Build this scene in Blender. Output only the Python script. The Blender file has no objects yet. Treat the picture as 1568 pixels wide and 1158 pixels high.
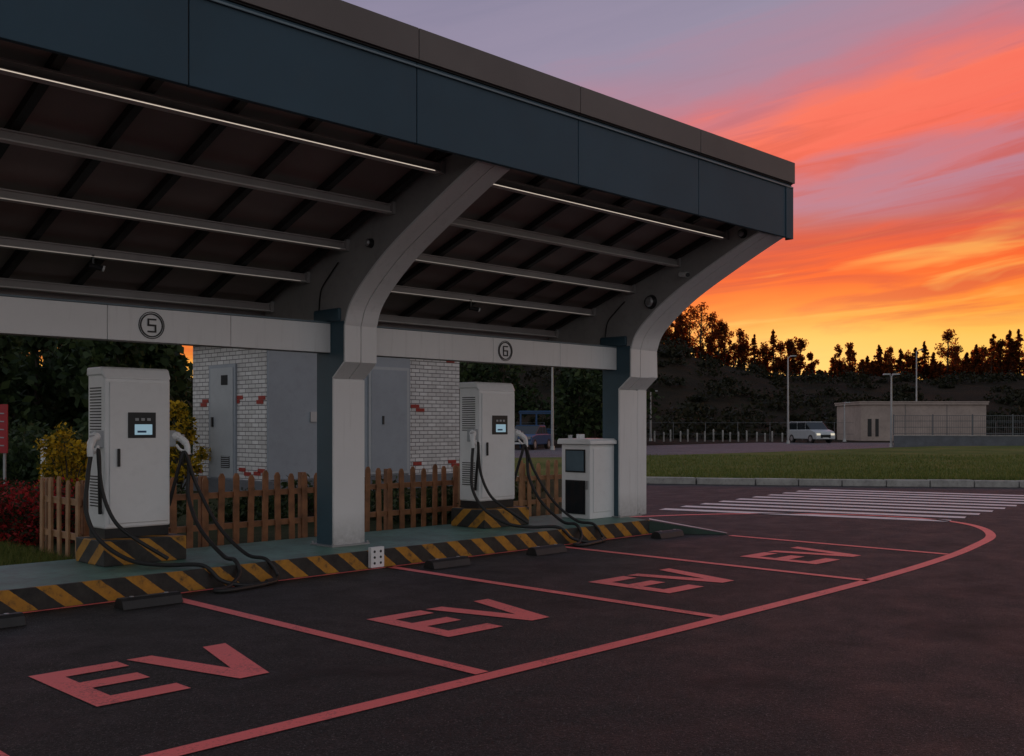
import bpy, math, random
import numpy as np
from mathutils import Vector, Matrix
random.seed(7); rng=np.random.default_rng(7)
scene=bpy.context.scene
# ------------------------------------------------------------------ frame
ANG=math.radians(44.4)
FW=np.array([math.cos(ANG),math.sin(ANG)]); RT=np.array([math.sin(ANG),-math.cos(ANG)])
def site(L,D,z=0.0):
    p=FW*D+RT*L
    return (float(p[0]),float(p[1]),z)
# ------------------------------------------------------------------ materials
def new_mat(name):
    m=bpy.data.materials.new(name); m.use_nodes=True
    nt=m.node_tree; b=nt.nodes['Principled BSDF']
    return m,nt,b
def N(nt,t,**kw):
    n=nt.nodes.new(t)
    for k,v in kw.items(): setattr(n,k,v)
    return n
def math_node(nt,op,a,b=None,c=None,clamp=False):
    n=nt.nodes.new('ShaderNodeMath'); n.operation=op; n.use_clamp=clamp
    for i,v in enumerate((a,b,c)):
        if v is None: continue
        if isinstance(v,(int,float)): n.inputs[i].default_value=v
        else: nt.links.new(v,n.inputs[i])
    return n.outputs[0]
def mixcol(nt,fac,a,b,mode='MIX'):
    n=nt.nodes.new('ShaderNodeMix'); n.data_type='RGBA'; n.blend_type=mode
    for i,v in ((0,fac),(6,a),(7,b)):
        if isinstance(v,(int,float)): n.inputs[i].default_value=v
        elif isinstance(v,(tuple,list)): n.inputs[i].default_value=(*v[:3],1)
        else: nt.links.new(v,n.inputs[i])
    return n.outputs[2]
def ramp(nt,fac,stops,interp='LINEAR'):
    n=nt.nodes.new('ShaderNodeValToRGB'); cr=n.color_ramp; cr.interpolation=interp
    while len(cr.elements)<len(stops): cr.elements.new(0.5)
    for e,(p,c) in zip(cr.elements,stops):
        e.position=p; e.color=(*c[:3],1)
    nt.links.new(fac,n.inputs[0]); return n.outputs[0]
def noise(nt,vec,scale,detail=4,rough=0.55,dist=0.0):
    n=nt.nodes.new('ShaderNodeTexNoise'); n.inputs['Scale'].default_value=scale
    n.inputs['Detail'].default_value=detail; n.inputs['Roughness'].default_value=rough
    n.inputs['Distortion'].default_value=dist
    nt.links.new(vec,n.inputs['Vector']); return n.outputs['Fac']
def objco(nt): return N(nt,'ShaderNodeTexCoord').outputs['Object']
def bump(nt,b,h,strength=0.3,dist=0.01):
    n=N(nt,'ShaderNodeBump'); n.inputs['Strength'].default_value=strength; n.inputs['Distance'].default_value=dist
    nt.links.new(h,n.inputs['Height']); nt.links.new(n.outputs[0],b.inputs['Normal'])
def mat(name,col,rough=0.5,var=0.15,scale=3.0,metal=0.0,bmp=0.0,bscale=60,spec=0.5,dirt=None):
    m,nt,b=new_mat(name); co=objco(nt)
    f=noise(nt,co,scale,4,0.6)
    lo=tuple(c*(1-var) for c in col); hi=tuple(min(1,c*(1+var)) for c in col)
    c=ramp(nt,f,[(0.3,lo),(0.7,hi)])
    if dirt:
        f2=noise(nt,co,scale*5,6,0.7)
        f2=math_node(nt,'MULTIPLY',ramp(nt,f2,[(0.5,(0,0,0)),(0.72,(1,1,1))]),dirt)
        c=mixcol(nt,f2,c,(0.06,0.055,0.05))
    nt.links.new(c,b.inputs['Base Color'])
    b.inputs['Roughness'].default_value=rough; b.inputs['Metallic'].default_value=metal
    b.inputs['Specular IOR Level'].default_value=spec
    if bmp>0: bump(nt,b,noise(nt,co,bscale,4),bmp,0.005)
    return m
def emis(name,col,s):
    m,nt,b=new_mat(name); b.inputs['Base Color'].default_value=(*[c*0.5 for c in col],1)
    b.inputs['Emission Color'].default_value=(*col,1); b.inputs['Emission Strength'].default_value=s
    return m
M={}
def whitewall(name,col,base_z):
    m,nt,b=new_mat(name); co=objco(nt)
    s=N(nt,'ShaderNodeSeparateXYZ'); nt.links.new(co,s.inputs[0])
    c=ramp(nt,noise(nt,co,1.6,4),[(0.3,tuple(x*0.93 for x in col)),(0.7,col)])
    mp=N(nt,'ShaderNodeMapping'); mp.inputs['Scale'].default_value=(14,14,1.2); nt.links.new(co,mp.inputs[0])
    streak=noise(nt,mp.outputs[0],1.0,5,0.65)
    c=mixcol(nt,ramp(nt,streak,[(0.54,(0,0,0)),(0.78,(0.20,)*3)]),c,(0.20,0.18,0.16))
    foot=math_node(nt,'SUBTRACT',1.0,math_node(nt,'DIVIDE',math_node(nt,'SUBTRACT',s.outputs[2],base_z),0.35),clamp=True)
    foot=math_node(nt,'MULTIPLY',foot,math_node(nt,'MULTIPLY',noise(nt,co,18,6,0.7),0.9))
    c=mixcol(nt,foot,c,(0.10,0.09,0.08))
    nt.links.new(c,b.inputs['Base Color']); b.inputs['Roughness'].default_value=0.45
    return m
M['white']=whitewall('white_paint',(0.80,0.80,0.80),0.19)
M['white2']=mat('charger_white',(0.82,0.82,0.82),0.32,0.03,2.0,dirt=0.06)
M['armgrey']=mat('arm_grey_paint',(0.34,0.325,0.32),0.5,0.08,2.0,dirt=0.2)
M['blue']=mat('steel_blue_paint',(0.036,0.085,0.115),0.5,0.12,1.5,dirt=0.15)
M['fascia']=mat('fascia_slate',(0.036,0.074,0.105),0.6,0.12,0.8,spec=0.25,dirt=0.1)
M['fascia_top']=mat('fascia_taupe',(0.15,0.128,0.122),0.6,0.10,0.8,spec=0.25)
M['trim']=mat('trim_blue',(0.12,0.17,0.2),0.4)
M['purlin']=mat('purlin_grey',(0.34,0.31,0.30),0.5,0.1,3.0)
M['lip']=mat('purlin_lip',(0.62,0.58,0.56),0.4,0.1,3.0)
M['rib']=mat('rib_dark',(0.022,0.02,0.02),0.6)
M['deck']=mat('deck_brown',(0.26,0.20,0.185),0.6,0.25,0.6)
M['black']=mat('black_plastic',(0.012,0.012,0.013),0.4,0.1)
M['rubber']=mat('rubber',(0.016,0.015,0.015),0.55,0.3,10,bmp=0.3)
M['dark']=mat('dark_gap',(0.01,0.01,0.011),0.8)
M['glass']=mat('dark_glass',(0.02,0.025,0.03),0.08)
M['bluewin']=mat('blue_window',(0.10,0.16,0.20),0.15)
M['grey']=mat('grey_metal',(0.28,0.31,0.35),0.45,0.07,1.2,dirt=0.12)
M['doorgrey']=mat('door_grey',(0.38,0.40,0.42),0.45,0.06,1.2,dirt=0.1)
M['galv']=mat('galvanised',(0.38,0.38,0.39),0.4,0.1,5,metal=0.6)
M['mesh']=mat('fence_wire_grey',(0.12,0.125,0.135),0.6,0.1,5)
M['red']=mat('red_brick',(0.30,0.03,0.02),0.7,0.2,20)
M['green_top']=mat('island_green',(0.10,0.21,0.17),0.5,0.3,2.5,dirt=0.6,bmp=0.15)
M['green_dark']=mat('ramp_green',(0.02,0.05,0.035),0.6,0.3,3,dirt=0.4)
M['kerb']=mat('kerb_concrete',(0.36,0.34,0.32),0.8,0.25,3,bmp=0.4,dirt=0.4)
M['conc']=mat('concrete',(0.12,0.125,0.14),0.8,0.2,2,bmp=0.3,dirt=0.4)
M['wood']=mat('fence_wood',(0.27,0.115,0.05),0.65,0.4,6,bmp=0.3,bscale=40)
M['wood2']=mat('fence_wood_pale',(0.40,0.22,0.11),0.65,0.3,6,bmp=0.3,bscale=40)  # paler wood; on the right-hand fence the lit tone is put into the colour
M['bark']=mat('bark',(0.055,0.04,0.03),0.9,0.4,8)
M['screen']=emis('screen_glow',(0.40,0.62,0.75),0.42)
M['led']=emis('led_strip',(1.0,0.84,0.70),0.62)  # weak emissive material for the thin bright lines along purlin edges
M['led2']=emis('led_strip_dim',(1.0,0.88,0.78),0.16)  # dimmer version for the rear purlin lines
M['headlight']=emis('headlight',(1.0,0.9,0.7),0.6)
M['carwhite']=mat('car_silver',(0.45,0.46,0.48),0.25,0.05)
M['carblue']=mat('car_blue',(0.012,0.06,0.16),0.3,0.05)
M['pinkbuild']=mat('plaster_beige',(0.42,0.33,0.29),0.85,0.15,0.6,dirt=0.25)
M['signred']=mat('sign_red',(0.4,0.02,0.03),0.4)
def asphalt(name,base,worn,spec=0.3,speck=5.5):
    m,nt,b=new_mat(name); co=objco(nt)
    big=noise(nt,co,0.35,5,0.6,0.6); mid=noise(nt,co,2.2,6,0.65); fine=noise(nt,co,48,4,0.75); sp=noise(nt,co,110,2,0.5)
    c=ramp(nt,big,[(0.3,tuple(x*0.65 for x in base)),(0.7,tuple(x*1.3 for x in base))])
    c=mixcol(nt,ramp(nt,mid,[(0.5,(0,0,0)),(0.75,(0.6,0.6,0.6))]),c,worn)
    c=mixcol(nt,ramp(nt,fine,[(0.42,(0.85,)*3),(0.56,(0,0,0))]),c,tuple(x*0.15 for x in base))
    c=mixcol(nt,ramp(nt,sp,[(0.62,(0,0,0)),(0.70,(0.85,)*3)]),c,tuple(x*speck for x in base))
    st=noise(nt,co,0.9,3,0.5,1.0)
    c=mixcol(nt,ramp(nt,st,[(0.58,(0,0,0)),(0.66,(0.7,)*3)]),c,tuple(x*0.35 for x in base))
    nt.links.new(c,b.inputs['Base Color'])
    r=ramp(nt,mid,[(0.3,(0.52,)*3),(0.7,(0.76,)*3)]); nt.links.new(r,b.inputs['Roughness'])
    b.inputs['Specular IOR Level'].default_value=spec
    hh=math_node(nt,'ADD',math_node(nt,'MULTIPLY',fine,1.0),math_node(nt,'MULTIPLY',sp,0.5))
    bump(nt,b,hh,0.9,0.012)
    return m
M['asphalt']=asphalt('asphalt',(0.034,0.030,0.029),(0.046,0.042,0.040))
M['road']=asphalt('road_asphalt',(0.15,0.13,0.14),(0.17,0.15,0.15),0.4,2.0)
def paint(name,col,wear,rough=0.5):
    m,nt,b=new_mat(name); co=objco(nt)
    f=noise(nt,co,60,5,0.7); f2=noise(nt,co,3,5,0.6)
    w=ramp(nt,math_node(nt,'ADD',math_node(nt,'MULTIPLY',f,0.6),math_node(nt,'MULTIPLY',f2,0.4)),[(0.52,(0,0,0)),(0.62,(wear,)*3)])
    c=mixcol(nt,f2,tuple(x*0.85 for x in col),col)
    c=mixcol(nt,w,c,(0.05,0.03,0.03))
    nt.links.new(c,b.inputs['Base Color']); b.inputs['Roughness'].default_value=rough
    b.inputs['Specular IOR Level'].default_value=0.4
    bump(nt,b,noise(nt,co,110,3,0.7),0.5,0.004)
    return m
M['redpaint']=paint('red_road_paint',(1.0,0.185,0.175),0.55,0.45)
M['whitepaint']=paint('white_road_paint',(0.82,0.76,0.77),0.5)
def hazard():
    m,nt,b=new_mat('hazard_stripes'); co=objco(nt)
    s=N(nt,'ShaderNodeSeparateXYZ'); nt.links.new(co,s.inputs[0])
    v=math_node(nt,'ADD',math_node(nt,'ADD',s.outputs[0],s.outputs[1]),math_node(nt,'MULTIPLY',s.outputs[2],1.25))
    v=math_node(nt,'ADD',v,math_node(nt,'MULTIPLY',noise(nt,co,14,3),0.02))
    fr=math_node(nt,'FRACT',math_node(nt,'DIVIDE',v,0.37))
    k=math_node(nt,'GREATER_THAN',fr,0.57)
    f=noise(nt,co,9,6,0.7)
    yel=ramp(nt,f,[(0.3,(0.55,0.25,0.02)),(0.55,(0.40,0.18,0.02)),(0.66,(0.11,0.06,0.02))])
    blk=ramp(nt,f,[(0.3,(0.010,0.010,0.010)),(0.75,(0.045,0.04,0.035))])
    nt.links.new(mixcol(nt,k,blk,yel),b.inputs['Base Color']); b.inputs['Roughness'].default_value=0.6
    bump(nt,b,noise(nt,co,50,4),0.3,0.004)
    return m
M['hazard']=hazard()
def brick():
    m,nt,b=new_mat('white_brick'); co=objco(nt)
    s=N(nt,'ShaderNodeSeparateXYZ'); nt.links.new(co,s.inputs[0])
    cmb=N(nt,'ShaderNodeCombineXYZ'); nt.links.new(math_node(nt,'ADD',s.outputs[0],s.outputs[1]),cmb.inputs[0]); nt.links.new(s.outputs[2],cmb.inputs[1])
    br=N(nt,'ShaderNodeTexBrick'); nt.links.new(cmb.outputs[0],br.inputs['Vector'])
    br.inputs['Scale'].default_value=1.0; br.inputs['Brick Width'].default_value=0.24; br.inputs['Row Height'].default_value=0.085
    br.inputs['Mortar Size'].default_value=0.009; br.inputs['Mortar Smooth'].default_value=0.2
    br.inputs['Color1'].default_value=(0.56,0.54,0.53,1); br.inputs['Color2'].default_value=(0.72,0.70,0.69,1); br.inputs['Mortar'].default_value=(0.17,0.16,0.16,1)
    c=mixcol(nt,ramp(nt,noise(nt,co,1.5,5,0.65),[(0.45,(0,0,0)),(0.75,(0.35,)*3)]),br.outputs['Color'],(0.25,0.22,0.2))
    nt.links.new(c,b.inputs['Base Color']); b.inputs['Roughness'].default_value=0.8
    inv=math_node(nt,'SUBTRACT',1.0,br.outputs['Fac']); bump(nt,b,inv,0.6,0.01)
    return m
M['brick']=brick()
def foliage(name,stops,trans=0.35):
    m,nt,b=new_mat(name)
    g=N(nt,'ShaderNodeNewGeometry'); co=objco(nt)
    f=math_node(nt,'ADD',math_node(nt,'MULTIPLY',g.outputs['Random Per Island'],0.55),math_node(nt,'MULTIPLY',noise(nt,co,1.2,2),0.45))
    c=ramp(nt,f,stops)
    nt.links.new(c,b.inputs['Base Color']); b.inputs['Roughness'].default_value=0.6; b.inputs['Specular IOR Level'].default_value=0.2
    tr=N(nt,'ShaderNodeBsdfTranslucent'); nt.links.new(c,tr.inputs[0])
    mx=N(nt,'ShaderNodeMixShader'); mx.inputs[0].default_value=trans
    out=nt.nodes['Material Output']
    nt.links.new(b.outputs[0],mx.inputs[1]); nt.links.new(tr.outputs[0],mx.inputs[2]); nt.links.new(mx.outputs[0],out.inputs[0])
    return m
M['leaf']=foliage('leaves_dark',[(0.2,(0.012,0.022,0.008)),(0.5,(0.03,0.05,0.018)),(0.8,(0.065,0.09,0.03))])
M['leaf_far']=foliage('leaves_far',[(0.2,(0.05,0.020,0.008)),(0.5,(0.16,0.045,0.012)),(0.8,(0.34,0.085,0.02))],0.85)  # sunset glow in the ridge trees is put into the red-orange leaf colour
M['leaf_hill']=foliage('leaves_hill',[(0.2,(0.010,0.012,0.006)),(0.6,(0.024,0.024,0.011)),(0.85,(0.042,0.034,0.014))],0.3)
M['leaf_yel']=foliage('leaves_yellow',[(0.3,(0.06,0.07,0.01)),(0.5,(0.40,0.26,0.02)),(0.75,(0.62,0.38,0.02))])
M['leaf_red']=foliage('flowers_red',[(0.25,(0.02,0.04,0.012)),(0.50,(0.045,0.035,0.015)),(0.62,(0.32,0.015,0.02)),(0.8,(0.45,0.03,0.03))])
M['blade']=foliage('grass_blades',[(0.2,(0.06,0.09,0.02)),(0.5,(0.13,0.165,0.035)),(0.8,(0.21,0.20,0.06))],0.3)
def grassmat(name,a,b_,c_):
    m,nt,b=new_mat(name); co=objco(nt)
    f=noise(nt,co,0.25,6,0.7); f2=noise(nt,co,6,4,0.7)
    v=math_node(nt,'ADD',math_node(nt,'MULTIPLY',f,0.6),math_node(nt,'MULTIPLY',f2,0.4))
    nt.links.new(ramp(nt,v,[(0.38,a),(0.5,b_),(0.62,c_)]),b.inputs['Base Color']); b.inputs['Roughness'].default_value=0.9
    b.inputs['Specular IOR Level'].default_value=0.1
    bump(nt,b,f2,1.0,0.08); return m
M['grass']=grassmat('grass_ground',(0.055,0.075,0.02),(0.115,0.14,0.035),(0.19,0.155,0.055))
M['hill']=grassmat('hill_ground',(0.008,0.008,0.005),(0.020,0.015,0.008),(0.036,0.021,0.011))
M['soil']=grassmat('garden_soil',(0.015,0.018,0.008),(0.03,0.035,0.012),(0.05,0.045,0.018))
# ------------------------------------------------------------------ mesh builder
class MB:
    def __init__(s): s.v=[]; s.f=[]; s.m=[]; s.mats=[]
    def mi(s,k):
        if k not in s.mats: s.mats.append(k)
        return s.mats.index(k)
    def add(s,vs,fs,k):
        o=len(s.v); s.v+= [tuple(p) for p in vs]; i=s.mi(k)
        for f in fs: s.f.append(tuple(j+o for j in f)); s.m.append(i)
    def box(s,x0,x1,y0,y1,z0,z1,k,side=None):
        vs=[(x,y,z) for z in(z0,z1) for y in(y0,y1) for x in(x0,x1)]
        fs=[(0,2,3,1),(4,5,7,6),(0,1,5,4),(2,6,7,3),(0,4,6,2),(1,3,7,5)]
        s.add(vs,fs,k)
    def prism(s,poly,axis,a,b,k,kcap=None):
        n=len(poly)
        def mk(p,t):
            if axis=='x': return (t,p[0],p[1])
            if axis=='y': return (p[0],t,p[1])
            return (p[0],p[1],t)
        vs=[mk(p,a) for p in poly]+[mk(p,b) for p in poly]
        s.add(vs,[(i,(i+1)%n,n+(i+1)%n,n+i) for i in range(n)],k)
        o=len(s.v)-2*n; i=s.mi(kcap or k)
        s.f.append(tuple(o+j for j in range(n))[::-1]); s.m.append(i)
        s.f.append(tuple(o+n+j for j in range(n))); s.m.append(i)
    def tube(s,pts,r,k,n=8,cap=True):
        pts=[Vector(p) for p in pts]; m=len(pts)
        rs=r if isinstance(r,(list,tuple)) else [r]*m
        vs=[]; prev=None
        for i,p in enumerate(pts):
            t=(pts[min(i+1,m-1)]-pts[max(i-1,0)]).normalized()
            if prev is None:
                u=t.cross(Vector((0,0,1))); 
                if u.length<1e-3: u=t.cross(Vector((1,0,0)))
            else:
                u=prev-t*prev.dot(t)
            u.normalize(); prev=u; w=t.cross(u)
            for j in range(n):
                a=2*math.pi*j/n; vs.append(p+(u*math.cos(a)+w*math.sin(a))*rs[i])
        fs=[(i*n+j,i*n+(j+1)%n,(i+1)*n+(j+1)%n,(i+1)*n+j) for i in range(m-1) for j in range(n)]
        if cap: fs+=[tuple(range(n))[::-1],tuple((m-1)*n+j for j in range(n))]
        s.add(vs,fs,k)
    def build(s,name,parent=None,bevel=0,smooth=False,loc=None,rotz=0):
        me=bpy.data.meshes.new(name); me.from_pydata(s.v,[],s.f)
        for k in s.mats: me.materials.append(M[k])
        me.polygons.foreach_set('material_index',s.m)
        me.update()
        if smooth: me.polygons.foreach_set('use_smooth',[True]*len(me.polygons))
        o=bpy.data.objects.new(name,me); scene.collection.objects.link(o)
        if parent: o.parent=parent
        if loc is not None: o.location=loc
        o.rotation_euler[2]=rotz
        if bevel:
            md=o.modifiers.new('bevel','BEVEL'); md.width=bevel; md.segments=2; md.limit_method='ANGLE'; md.angle_limit=math.radians(40)
        return o
def empty(name,loc=(0,0,0)):
    e=bpy.data.objects.new(name,None); scene.collection.objects.link(e); e.location=loc; return e
def cr(pts,n=8):
    P=[Vector(p) for p in pts]; P=[P[0]*2-P[1]]+P+[P[-1]*2-P[-2]]; out=[]
    for i in range(1,len(P)-2):
        for j in range(n):
            t=j/n; a,b,c,d=P[i-1],P[i],P[i+1],P[i+2]
            out.append(0.5*((2*b)+(c-a)*t+(2*a-5*b+4*c-d)*t*t+(3*b-a-3*c+d)*t**3))
    out.append(P[-2]); return out
def sheet(name,poly,z,k):
    b=MB(); b.add([(p[0],p[1],z) for p in poly],[tuple(range(len(poly)))],k); 
    a=sum(poly[i][0]*poly[(i+1)%len(poly)][1]-poly[(i+1)%len(poly)][0]*poly[i][1] for i in range(len(poly)))
    if a<0: b.f=[tuple(reversed(f)) for f in b.f]
    return b.build(name)
# ------------------------------------------------------------------ ground
sheet('ground',[(-1500,-1500),(1500,-1500),(1500,1500),(-1500,1500)],0,'hill')
def S(L,D): return site(L,D)[:2]
sheet('asphalt_lot',[S(-60,-20),S(80,-20),S(80,25),S(12,25.5),S(3.2,27.5),S(-60,27.5)],0.004,'asphalt')
fieldpoly=[S(-4,26.9),S(3.2,26.3),S(6,25.6),S(9,25.0),S(12,24.6),S(20,24.8),S(40,26),S(80,30),S(80,75),S(26,64),S(12,50),S(4,43),S(-6,40)]
sheet('grass_field',fieldpoly,0.15,'grass')
b=MB()
kl=[(-4,26.9),(3.2,26.3),(6,25.6),(9,25.0),(12,24.6),(20,24.8),(40,26),(80,30)]
pts=[Vector((l,d,0)) for l,d in kl]
for i in range(len(pts)-1):
    n=max(1,int((pts[i+1]-pts[i]).length/0.98))
    for j in range(n):
        a=pts[i].lerp(pts[i+1],(j+0.012)/n); c=pts[i].lerp(pts[i+1],(j+0.988)/n)
        q=[S(a.x,a.y-0.2),S(c.x,c.y-0.2),S(c.x,c.y+0.03),S(a.x,a.y+0.03)]
        b.prism(q,'z',0.0,0.17+random.uniform(-.008,.008),'kerb')
b.build('grass_kerb',bevel=0.015)
sheet('far_road',[S(-40,36),S(-6,40.5),S(4,43.5),S(12,50.5),S(26,64.5),S(70,72),S(70,84),S(20,84),S(0,62),S(-40,52)],0.010,'road')
gd=MB(); 
g2=[(-25,10.12),(12.0,10.12),(12.6,10.8),(20.2,15.9),(18,24),(-5,45),(-30,40)]
gd.prism(g2,'z',0.0,0.12,'soil'); gd.build('garden_bed')
sheet('rear_path',[S(-30,19.5),S(-10,17.5),S(-10,19),S(-30,21.5)],0.126,'road')
b=MB()
z=0.009
def strip(b,pts,w,z,k):
    P=[Vector((p[0],p[1])) for p in pts]; l=[];r=[]
    for i,p in enumerate(P):
        t=(P[min(i+1,len(P)-1)]-P[max(i-1,0)]).normalized(); nn=Vector((-t.y,t.x))*w/2
        l.append((p.x+nn.x,p.y+nn.y,z)); r.append((p.x-nn.x,p.y-nn.y,z))
    n=len(P); b.add(r+l,[(i,i+1,n+i+1,n+i) for i in range(n-1)],k)
curve=cr([(-6,4.38,0),(2,4.38,0),(4.24,4.38,0),(6.83,4.40,0),(9.48,4.46,0),(11.5,4.60,0),(13.0,4.80,0),(14.4,5.1,0),(15.6,5.75,0),(16.2,6.6,0),(16.2,7.6,0),(15.6,8.7,0),(14.6,9.6,0),(13.2,10.3,0)],10)
strip(b,[(p.x,p.y) for p in curve],0.125,z,'redpaint')
b.build('bay_front_line')
b=MB()
for xa,xb in ((1.68,1.68),(4.30,4.30),(6.83,6.83),(9.42,9.42),(11.98,11.95),(-0.95,-0.95)):
    strip(b,[(xa,4.46 if xa<10 else 4.72),(xb,8.50 if xa<11 else 7.6)],0.11,z,'redpaint')
strip(b,[(-6,8.48),(11.4,8.48)],0.05,z,'redpaint')
b.build('bay_divider_lines')
def ev(cx):
    b=MB(); x=cx-0.62; y=5.38; h=0.94; s=0.17; w=0.54
    def R(x0,x1,y0,y1): b.add([(x0,y0,z),(x1,y0,z),(x1,y1,z),(x0,y1,z)],[(0,1,2,3)],'redpaint')
    R(x,x+0.15,y,y+h)
    for yy in (0,(h-s)/2+0.02,h-s): R(x+0.15,x+(w if yy!=(h-s)/2+0.02 else w*0.92),y+yy,y+yy+s)
    vx=x+0.60; W=0.70; t=0.17; c=vx+W/2
    b.add([(vx,y+h,z),(c-0.10,y,z),(c,y+0.27,z),(vx+t,y+h,z)],[(0,1,2,3)],'redpaint')
    b.add([(c-0.10,y,z),(c+0.10,y,z),(c,y+0.27,z)],[(0,1,2)],'redpaint')
    b.add([(c+0.10,y,z),(vx+W,y+h,z),(vx+W-t,y+h,z),(c,y+0.27,z)],[(0,1,2,3)],'redpaint')
    b.build('ev_bay_marking')
for cx in (0.35,2.98,5.48,8.10,10.75): ev(cx)
b=MB()
for i in range(10):
    t=i/9
    A=np.array([2.65,18.2])+t*np.array([4.2,5.5]); 
    d=np.array([4.13,-2.25]); d=d/np.linalg.norm(d); n=np.array([-d[1],d[0]])*0.34/2
    E=A+d*(4.7+0.3*t)
    q=[A-n,E-n,E+n,A+n]
    b.add([(*S(*p),0.009) for p in q],[(0,1,2,3)],'whitepaint')
b.build('zebra_crossing')
# ------------------------------------------------------------------ island
b=MB()
b.prism([(-25,8.58),(11.42,8.58),(11.6,9.0),(11.95,10.1),(-25,10.1)],'z',0.0,0.186,'green_top')
b.box(-25,11.42,8.55,8.579,0,0.19,'hazard')
b.build('charging_island')
b=MB()
b.add([(11.42,8.55,0),(12.05,7.72,0),(12.3,8.6,0),(12.2,10.1,0),(11.42,8.58,0.186),(11.6,9.0,0.186),(11.95,10.1,0.186),(12.05,7.72,0.015)],
      [(0,7,4),(4,7,5),(5,7,2),(5,2,6),(6,2,3),(0,1,7)],'green_dark')
b.add([(11.44,8.56,0.196),(12.06,7.70,0.022),(12.14,7.80,0.022),(11.56,8.66,0.198)],[(0,1,2,3)],'whitepaint')
b.build('kerb_ramp')
# ------------------------------------------------------------------ canopy
can=empty('ev_charging_canopy')
def zp(y): return 3.89-0.371*(y-7.37)
YF=6.77; XL=-6.0; XR=12.10
seams=[XR-2.117*i for i in range(9)]
b=MB()
for i in range(8):
    x1=seams[i]-0.005; x0=seams[i+1]+0.005
    b.box(x0,x1,YF,YF+0.05,3.91,4.60,'fascia')
b.box(seams[8],XR-0.004,YF+0.012,YF+0.09,3.93,4.60,'dark')
b.box(XR-0.16,XR+0.02,YF-0.012,YF-0.001,3.90,4.56,'fascia')
b.box(XR+0.001,XR+0.02,YF,YF+0.1,3.90,4.56,'fascia')
b.build('front_fascia',can,bevel=0.004)
b=MB()
for i in range(8):
    x1=seams[i]+(0.03 if i==0 else -0.004); x0=seams[i+1]+0.004
    b.box(x0,x1,YF-0.03,YF+0.25,4.62,4.89,'fascia_top')
b.box(seams[8],XR,YF-0.012,YF+0.1,4.602,4.618,'dark')
b.box(seams[8],XR+0.01,YF-0.02,YF-0.002,4.555,4.575,'trim')
b.build('parapet_cap',can,bevel=0.004)
b=MB()
d=0.17
b.prism([(6.86,zp(6.86)+d),(10.5,zp(10.5)+d),(10.5,zp(10.5)+d+0.06),(7.02,4.8),(6.86,4.8)],'x',seams[8],XR-0.01,'deck')
b.build('roof_deck',can)
b=MB()
b.box(seams[8],XR-0.01,10.5,10.56,zp(10.5)-0.02,zp(10.5)+0.34,'purlin')
b.build('rear_gutter',can)
b=MB(); x=3.63-0.7067*12
while x<12:
    if x>seams[8]:
        b.prism([(6.87,zp(6.87)+0.09),(10.5,zp(10.5)+0.09),(10.5,zp(10.5)+0.165),(6.87,zp(6.87)+0.165)],'x',x-0.035,x+0.035,'rib')
    x+=0.7067
b.build('roof_ribs',can)
cols=[-3.24,1.66,6.56,11.46]
W=0.41
bays=[(-5.0,-3.24)]+[(cols[i]+W,cols[i+1]) for i in range(3)]
b=MB(); bl=MB(); 
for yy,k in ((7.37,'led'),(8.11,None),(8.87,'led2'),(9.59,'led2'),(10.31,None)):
    z0=zp(yy)
    for xa,xb in bays:
        xb2=xb-0.04
        b.box(xa+0.04,xb2,yy-0.045,yy+0.045,z0,z0+0.012,'lip')
        b.box(xa+0.04,xb2,yy-0.018,yy+0.018,z0+0.012,z0+0.075,'purlin')
        b.box(xa+0.04,xb2,yy-0.036,yy+0.036,z0+0.075,z0+0.088,'purlin')
        b.box(xb2,xb,yy-0.06,yy+0.06,z0-0.01,z0+0.11,'armgrey')
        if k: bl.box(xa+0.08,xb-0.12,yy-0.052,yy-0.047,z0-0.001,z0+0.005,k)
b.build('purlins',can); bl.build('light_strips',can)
arc=[(p.x,p.y) for p in cr([(8.91,2.55,0),(8.82,2.76,0),(8.6,2.98,0),(8.19,3.27,0),(7.59,3.59,0),(6.95,3.90,0),(6.84,3.93,0)],5)]
def offs(path,o):
    out=[]
    for i,p in enumerate(path):
        a=path[max(i-1,0)]; c=path[min(i+1,len(path)-1)]
        t=Vector((c[0]-a[0],c[1]-a[1])).normalized(); out.append((p[0]-t.y*o,p[1]+t.x*o))
    return out
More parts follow.
